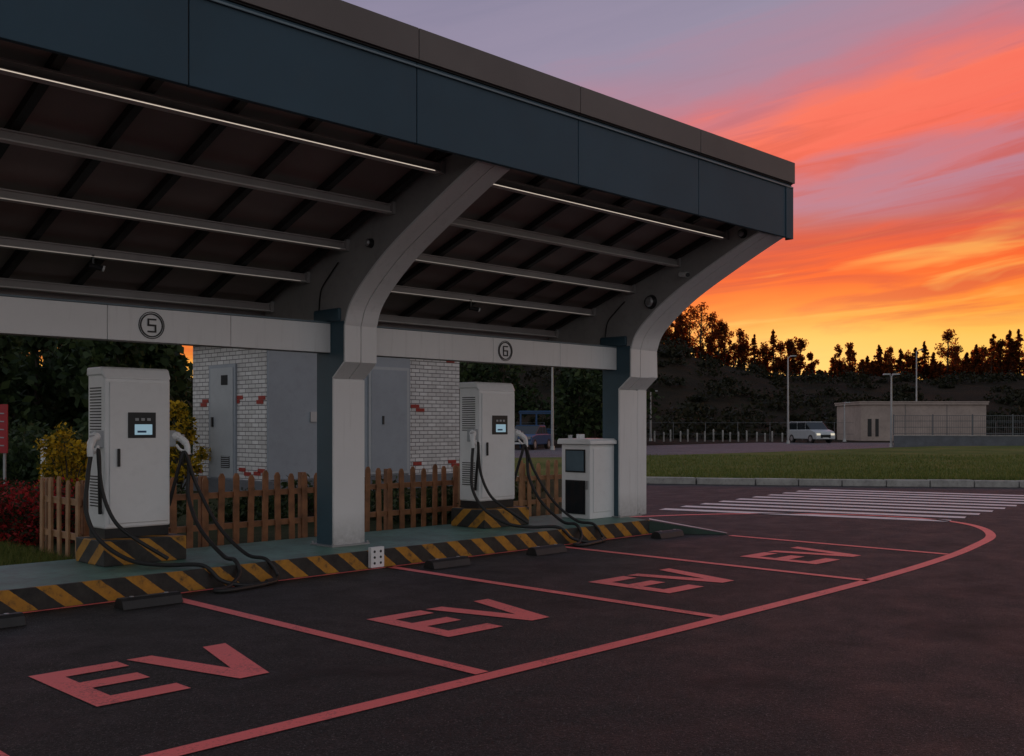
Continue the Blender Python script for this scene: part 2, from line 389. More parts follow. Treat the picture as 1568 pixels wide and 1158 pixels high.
def steel_arm(x0,x1,end=False):
    b=MB()
    b.prism([(9.12,0.19),(9.12,2.0),(8.91,2.17),(8.91,2.60),(9.45,2.60),(9.41,2.3),(9.41,0.19)],'x',x0,x1,'white','blue')
    b.build('column',can,bevel=0.006)
    b=MB()
    poly=arc+[(6.84,4.10),(7.4,zp(7.4)+0.15),(10.45,zp(10.45)+0.15),(10.45,2.70),(10.1,2.66),(9.75,2.66),(9.5,2.602),(8.913,2.602)]
    poly=[p for i,p in enumerate(poly) if not(i==0)]
    b.prism(poly,'x',x0+0.004,x1-0.004,'armgrey')
    b.build('cantilever_arm',can,bevel=0.006)
    path=[(9.12,0.20),(9.12,2.0),(8.91,2.17)]+arc[:-1]
    out=offs(path,0.022)
    b=MB()
    xm=(x0+x1)/2
    for a,c in ((x0-0.006,xm-0.006),(xm+0.006,x1+0.006)):
        b.prism([(9.12,0.195),(9.12,1.985),(9.098,1.985),(9.098,0.195)],'x',x0-0.002 if a<xm-0.01 else xm,xm if a<xm-0.01 else x1+0.002,'white')
        pp=path[1:]; oo=out[1:]
        b.prism(pp+oo[::-1],'x',a,c,'white')
    b.build('cover_panel',can,bevel=0.003)
    b=MB(); b.box(x0-0.05,x1+0.04,9.05,9.46,0.187,0.202,'galv')
    for bx in (x0-0.03,x1+0.02):
        for by in (9.07,9.44): b.tube([(bx,by,0.202),(bx,by,0.225)],0.012,'galv',6)
    b.build('base_plate',can)
    b=MB()
    b.box(x0-0.03,x0+0.10,8.97,9.44,2.601,2.74,'blue')
    b.build('joint_cap',can,bevel=0.02)
for c in cols: steel_arm(c,c+W)
b=MB()
x0,x1=cols[3]+W+0.01,12.09
path=[(9.10,0.19),(9.10,2.0),(8.90,2.17)]+arc
poly=path+[(6.84,4.1),(7.4,zp(7.4)+0.15),(8.3,3.70),(8.9,3.35),(9.3,2.7),(9.3,0.19)]
b.prism(poly,'x',x0,x1,'white'); b.build('end_frame',can,bevel=0.01)
b=MB()
for xa,xb in bays:
    L_=xb-xa
    cuts=[xa,xb-2.45,xb-1.2,xb] if L_>3 else [xa,xb]
    for i in range(len(cuts)-1):
        b.box(cuts[i]+0.003,cuts[i+1]-0.003,9.15,9.19,2.27,2.58,'white')
    b.box(xa,xb,9.194,9.40,2.275,2.575,'armgrey')
    b.box(xa,xb,9.144,9.42,2.582,2.60,'trim')
b.build('cross_beam',can,bevel=0.004)
def roundel(cx,glyph):
    b=MB(); cz=2.425; y=9.143; n=40
    for r0,r1 in ((0.100,0.112),(0.120,0.127)):
        vs=[];
        for r in (r0,r1):
            for yy in (y,y+0.006):
                for j in range(n):
                    a=2*math.pi*j/n; vs.append((cx+r*math.cos(a),yy,cz+r*math.sin(a)))
        fs=[]
        for j in range(n):
            k=(j+1)%n
            fs+= [(j,k,2*n+k,2*n+j),(j,n+j,n+k,k),(2*n+j,2*n+k,3*n+k,3*n+j)]
        b.add(vs,fs,'rib')
    segs=[(-.04,.045,.048,.062),(-.04,-.025,-.0,.048),(-.04,.045,-.008,.008),(.030,.045,-.052,-.008),(-.04,.045,-.066,-.052)]
    if glyph==6: segs.append((-.04,-.025,-.052,-.008))
    for x0,x1,z0,z1 in segs:
        b.box(cx+x0,cx+x1,y-0.002,y+0.004,cz+z0,cz+z1,'rib')
    b.build('beam_emblem',can)
roundel(4.53,5); roundel(9.22,6); roundel(-0.4,5)
def cctv(x,y,z,dx=1):
    b=MB(); b.box(x-0.012,x+0.012,y-0.012,y+0.012,z,z+0.09,'black')
    b.tube([(x-0.05*dx,y-0.03,z-0.02),(x+0.06*dx,y-0.08,z-0.04)],0.026,'black',12); b.tube([(x+0.06*dx,y-0.08,z-0.04),(x+0.075*dx,y-0.087,z-0.045)],0.028,'white2',12)
    b.build('security_camera',can,bevel=0.003)
cctv(4.15,9.55,zp(9.55)-0.085); cctv(9.0,9.55,zp(9.55)-0.085)
b=MB(); b.box(11.38,11.455,7.95,7.99,3.50,3.54,'galv'); b.tube([(11.40,8.02,3.50),(11.33,7.86,3.47)],0.035,'white2',12); b.tube([(11.33,7.86,3.47),(11.325,7.85,3.468)],0.03,'black',12); b.build('floodlight',can)
def disc(x,y,z,r,k='black'):
    b=MB(); b.tube([(x-0.05,y,z),(x+0.002,y,z)],[r*0.8,r],k,20); b.tube([(x-0.07,y,z),(x-0.05,y,z)],[r*0.45,r*0.7],'galv',20); b.build('dome_speaker',can)
disc(cols[3],8.55,3.18,0.10); disc(cols[2],8.45,3.36,0.05); disc(cols[3],7.1,3.93,0.06)
b=MB()
for c in cols:
    b.tube(cr([(c-0.012,9.35,2.74,),(c-0.02,9.3,2.95),(c-0.015,9.15,3.1),(c-0.012,9.0,3.22)],6),0.008,'black',6)
b.build('conduit',can)
# ------------------------------------------------------------------ chargers
def charger(X,extra=0):
    root=empty('ev_charger',(X,9.5,0.42))
    def bb(mb,name,bev=0.0): 
        o=mb.build(name,None,bev); o.parent=root; o.matrix_parent_inverse=Matrix.Translation((-X,-9.5,-0.42)); return o
    x0,x1=X,X+0.66; y0,y1=9.5,9.87
    b=MB(); b.box(x0+0.01,x1-0.01,y0+0.02,y1-0.01,0.422,0.51,'black'); bb(b,'base_skirt')
    b=MB(); b.prism([(y0,0.512),(y0,1.93),(y0+0.05,1.985),(y1,1.985),(y1,0.512)],'x',x0,x1,'white2'); bb(b,'body',0.02)
    b=MB(); b.prism([(y0-0.006,1.93),(y0+0.045,2.03),(y0+0.07,2.045),(y1+0.01,2.045),(y1+0.01,1.96),(y0+0.05,1.96)],'x',x0-0.01,x1+0.01,'white2'); bb(b,'top_cap',0.018)
    b=MB(); b.box(x0+0.045,x1-0.02,y0-0.012,y0-0.001,0.56,1.90,'white2'); bb(b,'front_door',0.005)
    b=MB(); b.box(x0+0.22,x0+0.50,y0-0.020,y0-0.013,1.37,1.615,'black'); bb(b,'screen_bezel',0.004)
    b=MB(); b.box(x0+0.285,x0+0.46,y0-0.024,y0-0.0205,1.40,1.50,'screen')
    for j in range(3): b.box(x0+0.29+0.06*j,x0+0.325+0.06*j,y0-0.023,y0-0.0205,1.535,1.56,'doorgrey')
    b.box(x0+0.31,x0+0.40,y0-0.0255,y0-0.0245,1.42,1.44,'carblue'); bb(b,'display')
    b=MB(); b.box(x0+0.115,x0+0.14,y0-0.035,y0-0.013,1.10,1.27,'black'); bb(b,'door_handle',0.006)
    b=MB()
    for z in np.arange(1.42,1.86,0.028): b.box(x0-0.006,x0-0.0005,y0+0.07,y1-0.06,z,z+0.011,'rib')
    for z in np.arange(0.72,1.02,0.028): b.box(x0-0.006,x0-0.0005,y0+0.07,y1-0.06,z,z+0.011,'rib')
    bb(b,'side_vents')
    b=MB(); b.box(x0-0.09,x1+0.07,9.31,9.93,0.187,0.42,'hazard'); bb(b,'striped_pedestal',0.008)
    for sgn,xs in ((-1,x0),(1,x1)):
        b=MB()
        yc=y0+0.08
        b.box(min(xs,xs+sgn*0.07),max(xs,xs+sgn*0.07),yc-0.06,yc+0.07,1.28,1.44,'doorgrey')
        b.tube(cr([(xs+sgn*0.05,yc-0.02,1.39),(xs+sgn*0.10,yc-0.07,1.37),(xs+sgn*0.15,yc-0.12,1.30),(xs+sgn*0.155,yc-0.13,1.20)],5),[0.045]*5+[0.036]*5+[0.03]*6,'white2',12)
        b.tube(cr([(xs+sgn*0.06,yc-0.08,1.30),(xs+sgn*0.09,yc-0.11,1.25),(xs+sgn*0.15,yc-0.13,1.23)],4),0.014,'white2',8)
        b.box(xs+sgn*0.12-0.02,xs+sgn*0.12+0.02,yc-0.10,yc-0.06,1.36,1.40,'galv')
        bb(b,'charging_gun',0.008)
    b=MB(); yc=y0-0.05
    g=0.020
    b.tube(cr([(x0-0.155,yc,1.2),(x0-0.19,yc-0.02,1.0),(x0-0.22,yc-0.06,0.7),(x0-0.16,yc-0.2,0.45),(x0+0.02,yc-0.42,0.27),(x0+0.25,yc-0.62,0.22),(x0+0.5,yc-0.86,0.215),(x0+0.62,yc-0.98,0.08),(x0+0.78,yc-1.08,0.03),(x0+1.0,yc-1.15,0.03)],8),g,'rubber',10)
    b.tube(cr([(x0-0.02,yc+0.1,0.66),(x0-0.08,yc-0.02,1.15),(x0-0.10,yc-0.04,1.25),(x0-0.07,yc-0.05,0.9),(x0+0.0,yc-0.14,0.62),(x0+0.12,yc-0.27,0.46),(x0+0.38,yc-0.45,0.25)],8),g*0.9,'rubber',10)
    b.tube(cr([(x1+0.155,yc,1.2),(x1+0.16,yc-0.02,1.05),(x1+0.11,yc-0.1,0.8),(x1+0.12,yc-0.3,0.5),(x1+0.2,yc-0.6,0.25),(x1+0.18,yc-0.85,0.23),(x1+0.16,yc-0.96,0.12),(x1+0.0,yc-1.06,0.03),(x1-0.2,yc-1.15,0.025),(x1-0.12,yc-1.24,0.025),(x1+0.2,yc-1.18,0.025),(x1+0.45,yc-1.10,0.03),(x1+0.5,yc-1.02,0.03)],8),g,'rubber',10)
    b.tube(cr([(x1+0.01,yc+0.1,0.7),(x1+0.07,yc,1.1),(x1+0.12,yc-0.02,1.22),(x1+0.2,yc-0.1,0.9),(x1+0.30,yc-0.35,0.5),(x1+0.42,yc-0.65,0.25),(x1+0.5,yc-0.88,0.21),(x1+0.56,yc-0.98,0.05),(x1+0.35,yc-1.12,0.045)],8),g*0.9,'rubber',10)
    bb(b,'charging_cables')
charger(4.24); charger(9.10)
cab=empty('power_cabinet')
b=MB(); b.box(10.93,11.48,9.2,9.72,0.187,1.22,'white2'); b.build('body',cab,bevel=0.01)
b=MB(); b.prism([(9.15,1.222),(9.15,1.27),(9.2,1.30),(9.74,1.30),(9.76,1.27),(9.76,1.222)],'x',10.88,11.52,'white2'); b.build('roof',cab,bevel=0.008)
b=MB(); b.box(10.918,10.929,9.28,9.64,0.83,1.15,'dark'); b.box(10.913,10.9175,9.30,9.62,0.85,1.13,'bluewin'); b.box(10.918,10.929,9.28,9.64,0.25,0.72,'dark'); b.box(10.913,10.9175,9.30,9.62,0.27,0.70,'glass')
b.box(10.905,10.929,9.23,9.255,0.6,0.72,'galv'); b.build('side_windows',cab)
b=MB(); b.box(11.0,11.42,9.190,9.199,0.28,1.16,'white2'); b.build('door',cab,bevel=0.003)
b=MB(); b.tube([(11.2,9.6,1.3),(11.2,9.6,1.36)],0.06,'white2',14); b.tube([(11.0,9.62,1.3),(11.0,9.62,1.35)],0.03,'galv',10); b.build('vent_cap',cab)
b=MB(); b.box(6.60,6.77,8.50,8.549,0.015,0.225,'white2')
for i in range(2):
    for j in range(3): b.tube([(6.645+0.08*i,8.497,0.06+0.06*j),(6.645+0.08*i,8.4995,0.06+0.06*j)],0.014,'black',12)
b.build('socket_box',bevel=0.004)
for x,y in ((2.7,8.05),(4.0,8.12),(7.3,8.1),(8.85,8.1),(11.25,8.12)):
    b=MB(); b.prism([(y-0.09,0.005),(y-0.06,0.07),(y-0.03,0.09),(y+0.03,0.09),(y+0.06,0.07),(y+0.09,0.005)],'x',x-0.26,x+0.26,'rubber')
    b.tube([(x-0.15,y,0.09),(x-0.15,y,0.096)],0.02,'galv',8); b.tube([(x+0.15,y,0.09),(x+0.15,y,0.096)],0.02,'galv',8)
    b.build('wheel_stop',bevel=0.015)
# ------------------------------------------------------------------ fence
def picket_fence(p0,p1,k,name='picket_fence',z0=0.15,h=0.8):
    p0=Vector((*p0,0)); p1=Vector((*p1,0)); L=(p1-p0).length; a=math.atan2((p1-p0).y,(p1-p0).x)
    b=MB(); n=int(L/0.185)
    for i in range(n+1):
        x=i*L/n+random.uniform(-.01,.01); dz=random.uniform(-0.03,0.03); w=0.036; t=random.uniform(-0.015,0.015)
        b.prism([(x-w,z0),(x+w,z0),(x+w+t,z0+h-0.04+dz),(x+w*0.4+t,z0+h+dz),(x-w*0.4+t,z0+h+dz),(x-w+t,z0+h-0.04+dz)],'y',-0.02,0.0,k)
    for zz in (z0+0.18,z0+0.53): b.box(0,L,0.002,0.035,zz,zz+0.065,k)
    for i in range(int(L/1.3)+1):
        x=min(i*1.3,L-0.03); b.box(x-0.035,x+0.035,0.036,0.1,z0-0.05,z0+h-0.02,k)
    b.build(name,loc=(p0.x,p0.y,0),rotz=a)
picket_fence((4.45,10.35),(9.45,10.35),'wood')
picket_fence((9.55,10.35),(11.9,10.35),'wood2')  # same fence continuing, its sunlit look painted in with the paler wood
picket_fence((4.35,11.25),(4.35,10.35),'wood2')
# ------------------------------------------------------------------ utility building
ub=empty('brick_utility_building'); bz=0.40
b=MB(); b.box(10.7,16.3,17.1,20.5,0.0,bz,'conc'); b.build('plinth',ub)
b=MB(); b.box(10.93,16.0,17.35,20.2,bz,3.2,'brick'); b.build('walls',ub)
b=MB(); b.box(10.7,16.25,17.1,20.45,3.2,3.35,'conc'); b.build('roof',ub)
b=MB()
b.box(10.94,12.75,17.30,17.348,bz+0.02,3.15,'grey'); b.box(12.756,14.5,17.30,17.348,bz+0.02,3.15,'grey')
b.box(12.1,12.13,17.294,17.299,bz+0.02,3.15,'doorgrey')
b.build('metal_cladding',ub,bevel=0.004)
b=MB(); b.box(13.35,14.45,17.27,17.298,bz+0.05,2.72,'doorgrey'); b.box(13.42,14.38,17.262,17.269,bz+0.1,2.66,'grey')
b.box(13.7,13.74,17.24,17.262,1.5,1.68,'black')
b.box(11.9,12.06,17.275,17.298,1.55,1.75,'galv'); b.box(12.2,12.32,17.27,17.298,1.5,1.72,'doorgrey')
b.build('front_door',ub)
b=MB(); b.box(10.89,10.928,18.42,19.46,bz,2.72,'grey'); b.box(10.878,10.889,18.5,19.38,bz+0.02,2.65,'doorgrey')
b.box(10.872,10.877,18.7,18.95,2.3,2.5,'dark'); b.box(10.872,10.877,18.62,18.95,0.62,0.86,'rib')
for zz in np.arange(0.64,0.86,0.04): b.box(10.868,10.8715,18.64,18.93,zz,zz+0.015,'doorgrey')
b.box(10.84,10.877,19.25,19.3,1.45,1.65,'black'); b.build('side_door',ub)
b=MB()
for y,zz in ((19.55,1.95),(19.62,1.87),(18.2,2.0),(18.32,1.92),(17.38,1.98),(17.45,1.9),(19.95,0.56),(19.8,0.48),(18.1,0.56),(17.9,0.48),(17.4,0.56),(17.55,0.5)):
    b.box(10.916,10.929,y,min(y+0.24,18.41) if y<18.42 else y+0.24,zz,zz+0.075,'red')
for x,zz in ((14.55,1.86),(14.7,1.78),(15.65,0.62),(15.75,0.54),(14.62,0.6),(15.6,2.9)):
    b.box(x,x+0.24,17.336,17.349,zz,zz+0.075,'red')
b.box(12.87,13.1,17.28,17.299,2.9,3.0,'red')
b.build('red_accent_bricks',ub)
# ------------------------------------------------------------------ foliage
def leaf_quads(centers,size,rngl):
    n=len(centers); c=np.asarray(centers)
    u=rngl.normal(size=(n,3)); u/=np.linalg.norm(u,axis=1)[:,None]
    w=rngl.normal(size=(n,3)); w-=u*(u*w).sum(1)[:,None]; w/=np.linalg.norm(w,axis=1)[:,None]
    s=size*rngl.uniform(0.5,1.3,(n,1)); 
    v=np.stack([c-u*s*0.6,c-w*s*0.35,c+u*s*0.6,c+w*s*0.35],1).reshape(-1,3)
    return v
class LeafMesh:
    def __init__(s): s.mb=MB(); s.parts=[]
    def leaves(s,c,size): s.parts.append(leaf_quads(c,size,rng))
    def build(s,name,k,tk='bark'):
        V=np.concatenate(s.parts) if s.parts else np.zeros((0,3)); n=len(V)//4
        nv=len(s.mb.v); verts=s.mb.v+V.tolist()
        faces=s.mb.f+(np.arange(n*4).reshape(n,4)+nv).tolist()
        me=bpy.data.meshes.new(name); me.from_pydata(verts,[],faces)
        me.materials.append(M[tk]); me.materials.append(M[k])
        me.polygons.foreach_set('material_index',[0]*len(s.mb.f)+[1]*n); me.update()
        o=bpy.data.objects.new(name,me); scene.collection.objects.link(o); return o
def tree(lm,x,y,z,h,cw,kind,nl,ls):
    r0=h*0.016
    lean=rng.normal(0,0.03,2)*h
    top=(x+lean[0],y+lean[1],z+h*0.93)
    lm.mb.tube([(x,y,z-0.5),(x+lean[0]*0.4,y+lean[1]*0.4,z+h*0.45),top],[r0*1.4,r0,r0*0.25],'bark',6)
    cs=[]
    if kind=='pine':
        nb=int(14+h)
        for i in range(nb):
            t=(i+rng.uniform(0,1))/nb; zz=z+h*(0.10+0.88*t); r=cw*(1-t)**0.75*rng.uniform(0.45,1.2)+0.08
            a=rng.uniform(0,6.28)
            m=max(4,int(nl/nb))
            q=rng.uniform(0.1,1,m)**0.7
            ang=a+rng.normal(0,0.6,m)
            cs.append(np.stack([x+lean[0]*t+np.cos(ang)*q*r,y+lean[1]*t+np.sin(ang)*q*r,zz-q*r*0.25+rng.normal(0,h*0.014,m)],1))
        q=rng.uniform(0,1,nl//3)
        cs.append(np.stack([x+lean[0]*q+rng.normal(0,1,nl//3)*cw*0.28*(1-q),y+lean[1]*q+rng.normal(0,1,nl//3)*cw*0.28*(1-q),z+h*(0.12+0.88*q)],1))
    else:
        lo=0.22 if kind=='gum' else 0.18
        nc=int(rng.integers(14,22)) if kind=='gum' else int(rng.integers(18,26))
        for i in range(nc):
            t=rng.uniform(lo,0.98); prof=math.sin(math.pi*min(1,(t-lo)/(1-lo)*0.8+0.2))**0.7
            a=rng.uniform(0,6.28); rr=cw*prof*rng.uniform(0.05,0.85)
            c=np.array([x+lean[0]*t+math.cos(a)*rr,y+lean[1]*t+math.sin(a)*rr,z+h*t])
            lm.mb.tube([(x+lean[0]*t*0.7,y+lean[1]*t*0.7,z+h*max(0.2,t-0.2)),tuple(c)],[r0*0.5,r0*0.12],'bark',4,False)
            cr_=cw*rng.uniform(0.24,0.44)*(0.9 if kind=='gum' else 1.1)
            m=nl//nc; g=rng.normal(size=(m,3)); g/=np.linalg.norm(g,axis=1)[:,None]
            g*= (rng.uniform(0.1,1,(m,1))**0.5)*cr_*np.array([1.0,1.0,1.15])
            cs.append(c+g)
    lm.leaves(np.concatenate(cs),ls)
us=np.array([-1.2,-0.6,-0.2,0.0,0.137,0.2,0.263,0.31,0.4,0.5,0.7,1.2]); hs=np.array([9,8.5,9,13.5,15.0,11.8,9.8,9.2,9.6,9.2,11,11])
def ridge(u): return np.interp(u,us,hs)
def hill_h(u,D):
    t=np.clip((D-98)/80,0,1); t=t*t*(3-2*t)
    bumpy=0.4*np.sin(u*37+D*0.05)+0.25*np.sin(u*91+D*0.11+1)
    return ridge(u)*t+bumpy*t
UU=np.linspace(-1.2,1.2,181); DD=np.concatenate([np.linspace(96,181,40),np.linspace(190,420,12)])
vs=[];nu=len(UU)
for D in DD:
    for u in UU: vs.append((*S(u*D,D),float(hill_h(u,D))*(1 if D<182 else max(0.0,1-(D-182)/120))-0.05))
fs=[(j*nu+i,j*nu+i+1,(j+1)*nu+i+1,(j+1)*nu+i) for j in range(len(DD)-1) for i in range(nu-1)]
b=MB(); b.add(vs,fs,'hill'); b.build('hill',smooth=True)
lm=LeafMesh()
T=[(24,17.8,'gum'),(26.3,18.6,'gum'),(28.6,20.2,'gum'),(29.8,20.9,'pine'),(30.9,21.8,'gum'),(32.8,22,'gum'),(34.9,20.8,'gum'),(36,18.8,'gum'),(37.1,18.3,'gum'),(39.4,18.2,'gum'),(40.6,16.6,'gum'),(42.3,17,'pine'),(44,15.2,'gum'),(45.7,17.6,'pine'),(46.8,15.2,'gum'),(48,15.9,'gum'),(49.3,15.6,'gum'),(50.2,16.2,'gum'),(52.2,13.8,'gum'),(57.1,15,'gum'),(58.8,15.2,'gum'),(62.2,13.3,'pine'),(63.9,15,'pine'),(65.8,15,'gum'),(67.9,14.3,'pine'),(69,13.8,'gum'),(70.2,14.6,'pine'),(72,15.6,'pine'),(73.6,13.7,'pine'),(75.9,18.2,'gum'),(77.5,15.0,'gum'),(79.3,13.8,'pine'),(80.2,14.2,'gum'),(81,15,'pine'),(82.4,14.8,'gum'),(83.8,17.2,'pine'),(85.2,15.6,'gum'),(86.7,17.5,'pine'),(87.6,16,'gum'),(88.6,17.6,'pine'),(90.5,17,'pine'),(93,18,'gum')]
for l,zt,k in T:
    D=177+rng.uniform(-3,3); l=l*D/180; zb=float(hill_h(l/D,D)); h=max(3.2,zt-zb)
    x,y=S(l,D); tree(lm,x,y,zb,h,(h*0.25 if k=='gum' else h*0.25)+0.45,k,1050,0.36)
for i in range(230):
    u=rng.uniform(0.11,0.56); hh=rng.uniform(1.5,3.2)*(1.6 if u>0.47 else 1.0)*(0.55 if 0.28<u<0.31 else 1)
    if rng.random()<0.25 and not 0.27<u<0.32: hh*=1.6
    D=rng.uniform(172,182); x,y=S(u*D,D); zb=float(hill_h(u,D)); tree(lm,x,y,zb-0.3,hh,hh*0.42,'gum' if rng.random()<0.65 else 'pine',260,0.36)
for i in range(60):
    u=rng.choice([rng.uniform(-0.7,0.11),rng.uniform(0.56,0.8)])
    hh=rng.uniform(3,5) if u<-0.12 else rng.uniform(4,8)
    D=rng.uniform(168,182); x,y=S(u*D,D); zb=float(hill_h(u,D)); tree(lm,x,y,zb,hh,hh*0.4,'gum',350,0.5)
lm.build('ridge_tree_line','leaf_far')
lm=LeafMesh()
for i in range(420):
    u=rng.uniform(-0.5,0.62); D=rng.uniform(100,170); x,y=S(u*D,D); zb=float(hill_h(u,D)); r=rng.uniform(0.7,2.6)
    m=130; g=rng.normal(size=(m,3)); g/=np.linalg.norm(g,axis=1)[:,None]; g*=rng.uniform(0.4,1,(m,1))*r*np.array([1.5,1.5,0.8]); g[:,2]=np.abs(g[:,2])
    lm.leaves(g+np.array([x,y,zb]),0.5)
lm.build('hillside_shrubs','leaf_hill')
lm=LeafMesh()
for i in range(40):
    u=rng.uniform(-0.62,-0.345); D=rng.uniform(30,52); x,y=S(u*D,D)
    h=(1.5+rng.uniform(110,165)*D/1580); tree(lm,x,y,0,h,h*0.36,'round',1300,0.32)
for u,D,h in ((-0.33,44,3.2),(-0.315,46,3.0),(-0.345,42,3.9)):
    x,y=S(u*D,D); tree(lm,x,y,0,h,h*0.4,'round',1300,0.3)
for i in range(14):
    u=rng.uniform(-0.06,0.12); D=rng.uniform(72,92); x,y=S(u*D,D); tree(lm,x,y,0,rng.uniform(4.5,7),2.6,'round',1000,0.4)
for i in range(60):
    u=rng.uniform(-0.62,-0.32); D=rng.uniform(23,30); x,y=S(u*D,D); r=rng.uniform(0.5,1.0); m=380
    g=rng.normal(size=(m,3)); g/=np.linalg.norm(g,axis=1)[:,None]; g*=rng.uniform(0.5,1,(m,1))*r*np.array([1.2,1.2,1.0])*(1+0.0); g[:,2]+=r*0.7
    lm.leaves(g+np.array([x,y,0.1]),0.16)
lm.build('woodland','leaf')
def bush(name,L,D,r,h,k,m=1600,ls=0.06,z0=0.1):
    lm=LeafMesh(); x,y=S(L,D); cs=[]
    for i in range(11):
        c=np.array([x+rng.normal(0,r*0.45),y+rng.normal(0,r*0.45),z0+h*rng.uniform(0.2,0.85)])
        lm.mb.tube([(x,y,z0),tuple(c)],[0.02,0.006],'bark',5,False)
        q=m//11; g=rng.normal(size=(q,3)); g/=np.linalg.norm(g,axis=1)[:,None]; g*=rng.uniform(0.3,1,(q,1))*r*0.5; cs.append(c+g)
    lm.leaves(np.concatenate(cs),ls); return lm.build(name,k)
bush('yellow_flowering_bush',-7.5,17.5,0.42,1.5,'leaf_yel',2200,0.07)
bush('yellow_flowering_bush',-6.75,21,0.42,2.0,'leaf_yel',2000,0.08)
bush('yellow_flowering_bush',-7.9,18.5,0.5,0.9,'leaf_yel',1500,0.07)
for L,D in ((-5.75,12.0),(-6.1,12.6),(-6.35,13.3),(-5.9,12.8),(-6.6,13.8),(-7.0,14.3),(-6.3,14.0),(-6.6,12.9),(-5.2,12.2),(-6.9,13.4)):
    bush('red_flower_bed',L,D,0.5,0.58,'leaf_red',2000,0.05)
for L,D in ((-3.8,14.8),(-2.8,15.0),(-1.6,15.5),(-0.6,16),(-5,13.8),(-1,14.5)):
    bush('shrub',L,D,0.6,0.45,'leaf',1600,0.07)
def blades(name,pts,h,w,k='blade'):
    n=len(pts); a=rng.uniform(0,6.28,n); p=np.asarray(pts); hh=h*rng.uniform(0.5,1.3,n); ln=rng.normal(0,0.35,(n,2))*hh[:,None]
    dx=np.stack([np.cos(a)*w,np.sin(a)*w,np.zeros(n)],1)
    tip=p+np.stack([ln[:,0],ln[:,1],hh],1)
    V=np.stack([p-dx,p+dx,tip],1).reshape(-1,3)
    me=bpy.data.meshes.new(name); me.from_pydata(V.tolist(),[],np.arange(n*3).reshape(n,3).tolist()); me.materials.append(M[k])
    o=bpy.data.objects.new(name,me); scene.collection.objects.link(o)
pts=[]
while len(pts)<26000:
    D=25+20*rng.random()**1.6; L=rng.uniform(0.09,0.56)*D
    edge=np.interp(L,[k[0] for k in kl],[k[1] for k in kl])
    if D<edge+0.08: continue
    x,y=S(L,D); pts.append((x,y,0.15))
blades('field_grass',pts,0.09,0.010)
pts=[]
while len(pts)<30000:
    x=rng.uniform(0.5,4.3); y=rng.uniform(10.15,13.5)
    pts.append((x,y,0.12))
blades('lawn_grass',pts,0.09,0.005)
# ------------------------------------------------------------------ vehicles & distant items
def vehicle(name,L,D,yaw,body,glass,width,paintk,wheels,wr,z0=0.01,lights=True):
    b=MB(); hw=width/2
    root=empty(name,(*S(L,D),z0)); root.rotation_euler[2]=yaw
    b.prism(body,'y',-hw,hw,paintk); b.build('body',root,bevel=0.06)
    b=MB(); b.prism(glass,'y',-hw*0.9,hw*0.9,'glass'); b.build('glasshouse',root,bevel=0.05)
    gz=max(p[1] for p in glass); gx0=min(p[0] for p in glass if p[1]>gz-0.05); gx1=max(p[0] for p in glass if p[1]>gz-0.05)
    b=MB(); b.box(gx0,gx1,-hw*0.86,hw*0.86,gz-0.02,gz+0.05,paintk)
    mid=(gx0+gx1)/2
    for px in (gx0+0.05,mid,gx1-0.05):
        b.box(px-0.04,px+0.04,-hw*0.905,hw*0.905,min(p[1] for p in glass),gz,paintk)
    b.build('roof',root,bevel=0.03)
    b=MB()
    for wx in wheels:
        for s in (-1,1):
            b.tube([(wx,s*(hw-0.2),wr),(wx,s*(hw+0.01),wr)],wr,'rubber',20); b.tube([(wx,s*(hw+0.011),wr),(wx,s*(hw+0.02),wr)],wr*0.6,'galv',14)
    b.build('wheels',root)
    fx=max(p[0] for p in body)
    b=MB()
    for s in (-1,1): b.box(fx-0.12,fx+0.015,s*hw*0.72-0.16,s*hw*0.72+0.16,0.62,0.78,'headlight' if lights else 'galv')
    b.box(fx-0.1,fx+0.012,-0.45,0.45,0.42,0.66,'dark'); b.box(fx-0.1,fx+0.02,-0.26,0.26,0.34,0.44,'white'); b.build('headlights',root)
    return root
face=ANG+math.pi
mini=[(-2.1,0.3),(-2.15,0.95),(-2.0,1.05),(1.3,1.08),(1.95,0.92),(2.1,0.7),(2.12,0.3)]
ming=[(-2.05,1.0),(-1.9,1.62),(0.55,1.66),(1.35,1.05)]
vehicle('parked_minivan',24.3,84,face+0.3,mini,ming,1.8,'carwhite',(-1.35,1.35),0.33)
vehicle('parked_car',1.0,62,face-0.35,[(-2.0,0.28),(-2.05,0.85),(-1.3,0.92),(1.0,0.92),(1.85,0.78),(2.0,0.3)],[(-1.5,0.9),(-1.0,1.38),(0.2,1.40),(1.0,0.9)],1.7,'carblue',(-1.3,1.3),0.31,lights=False)
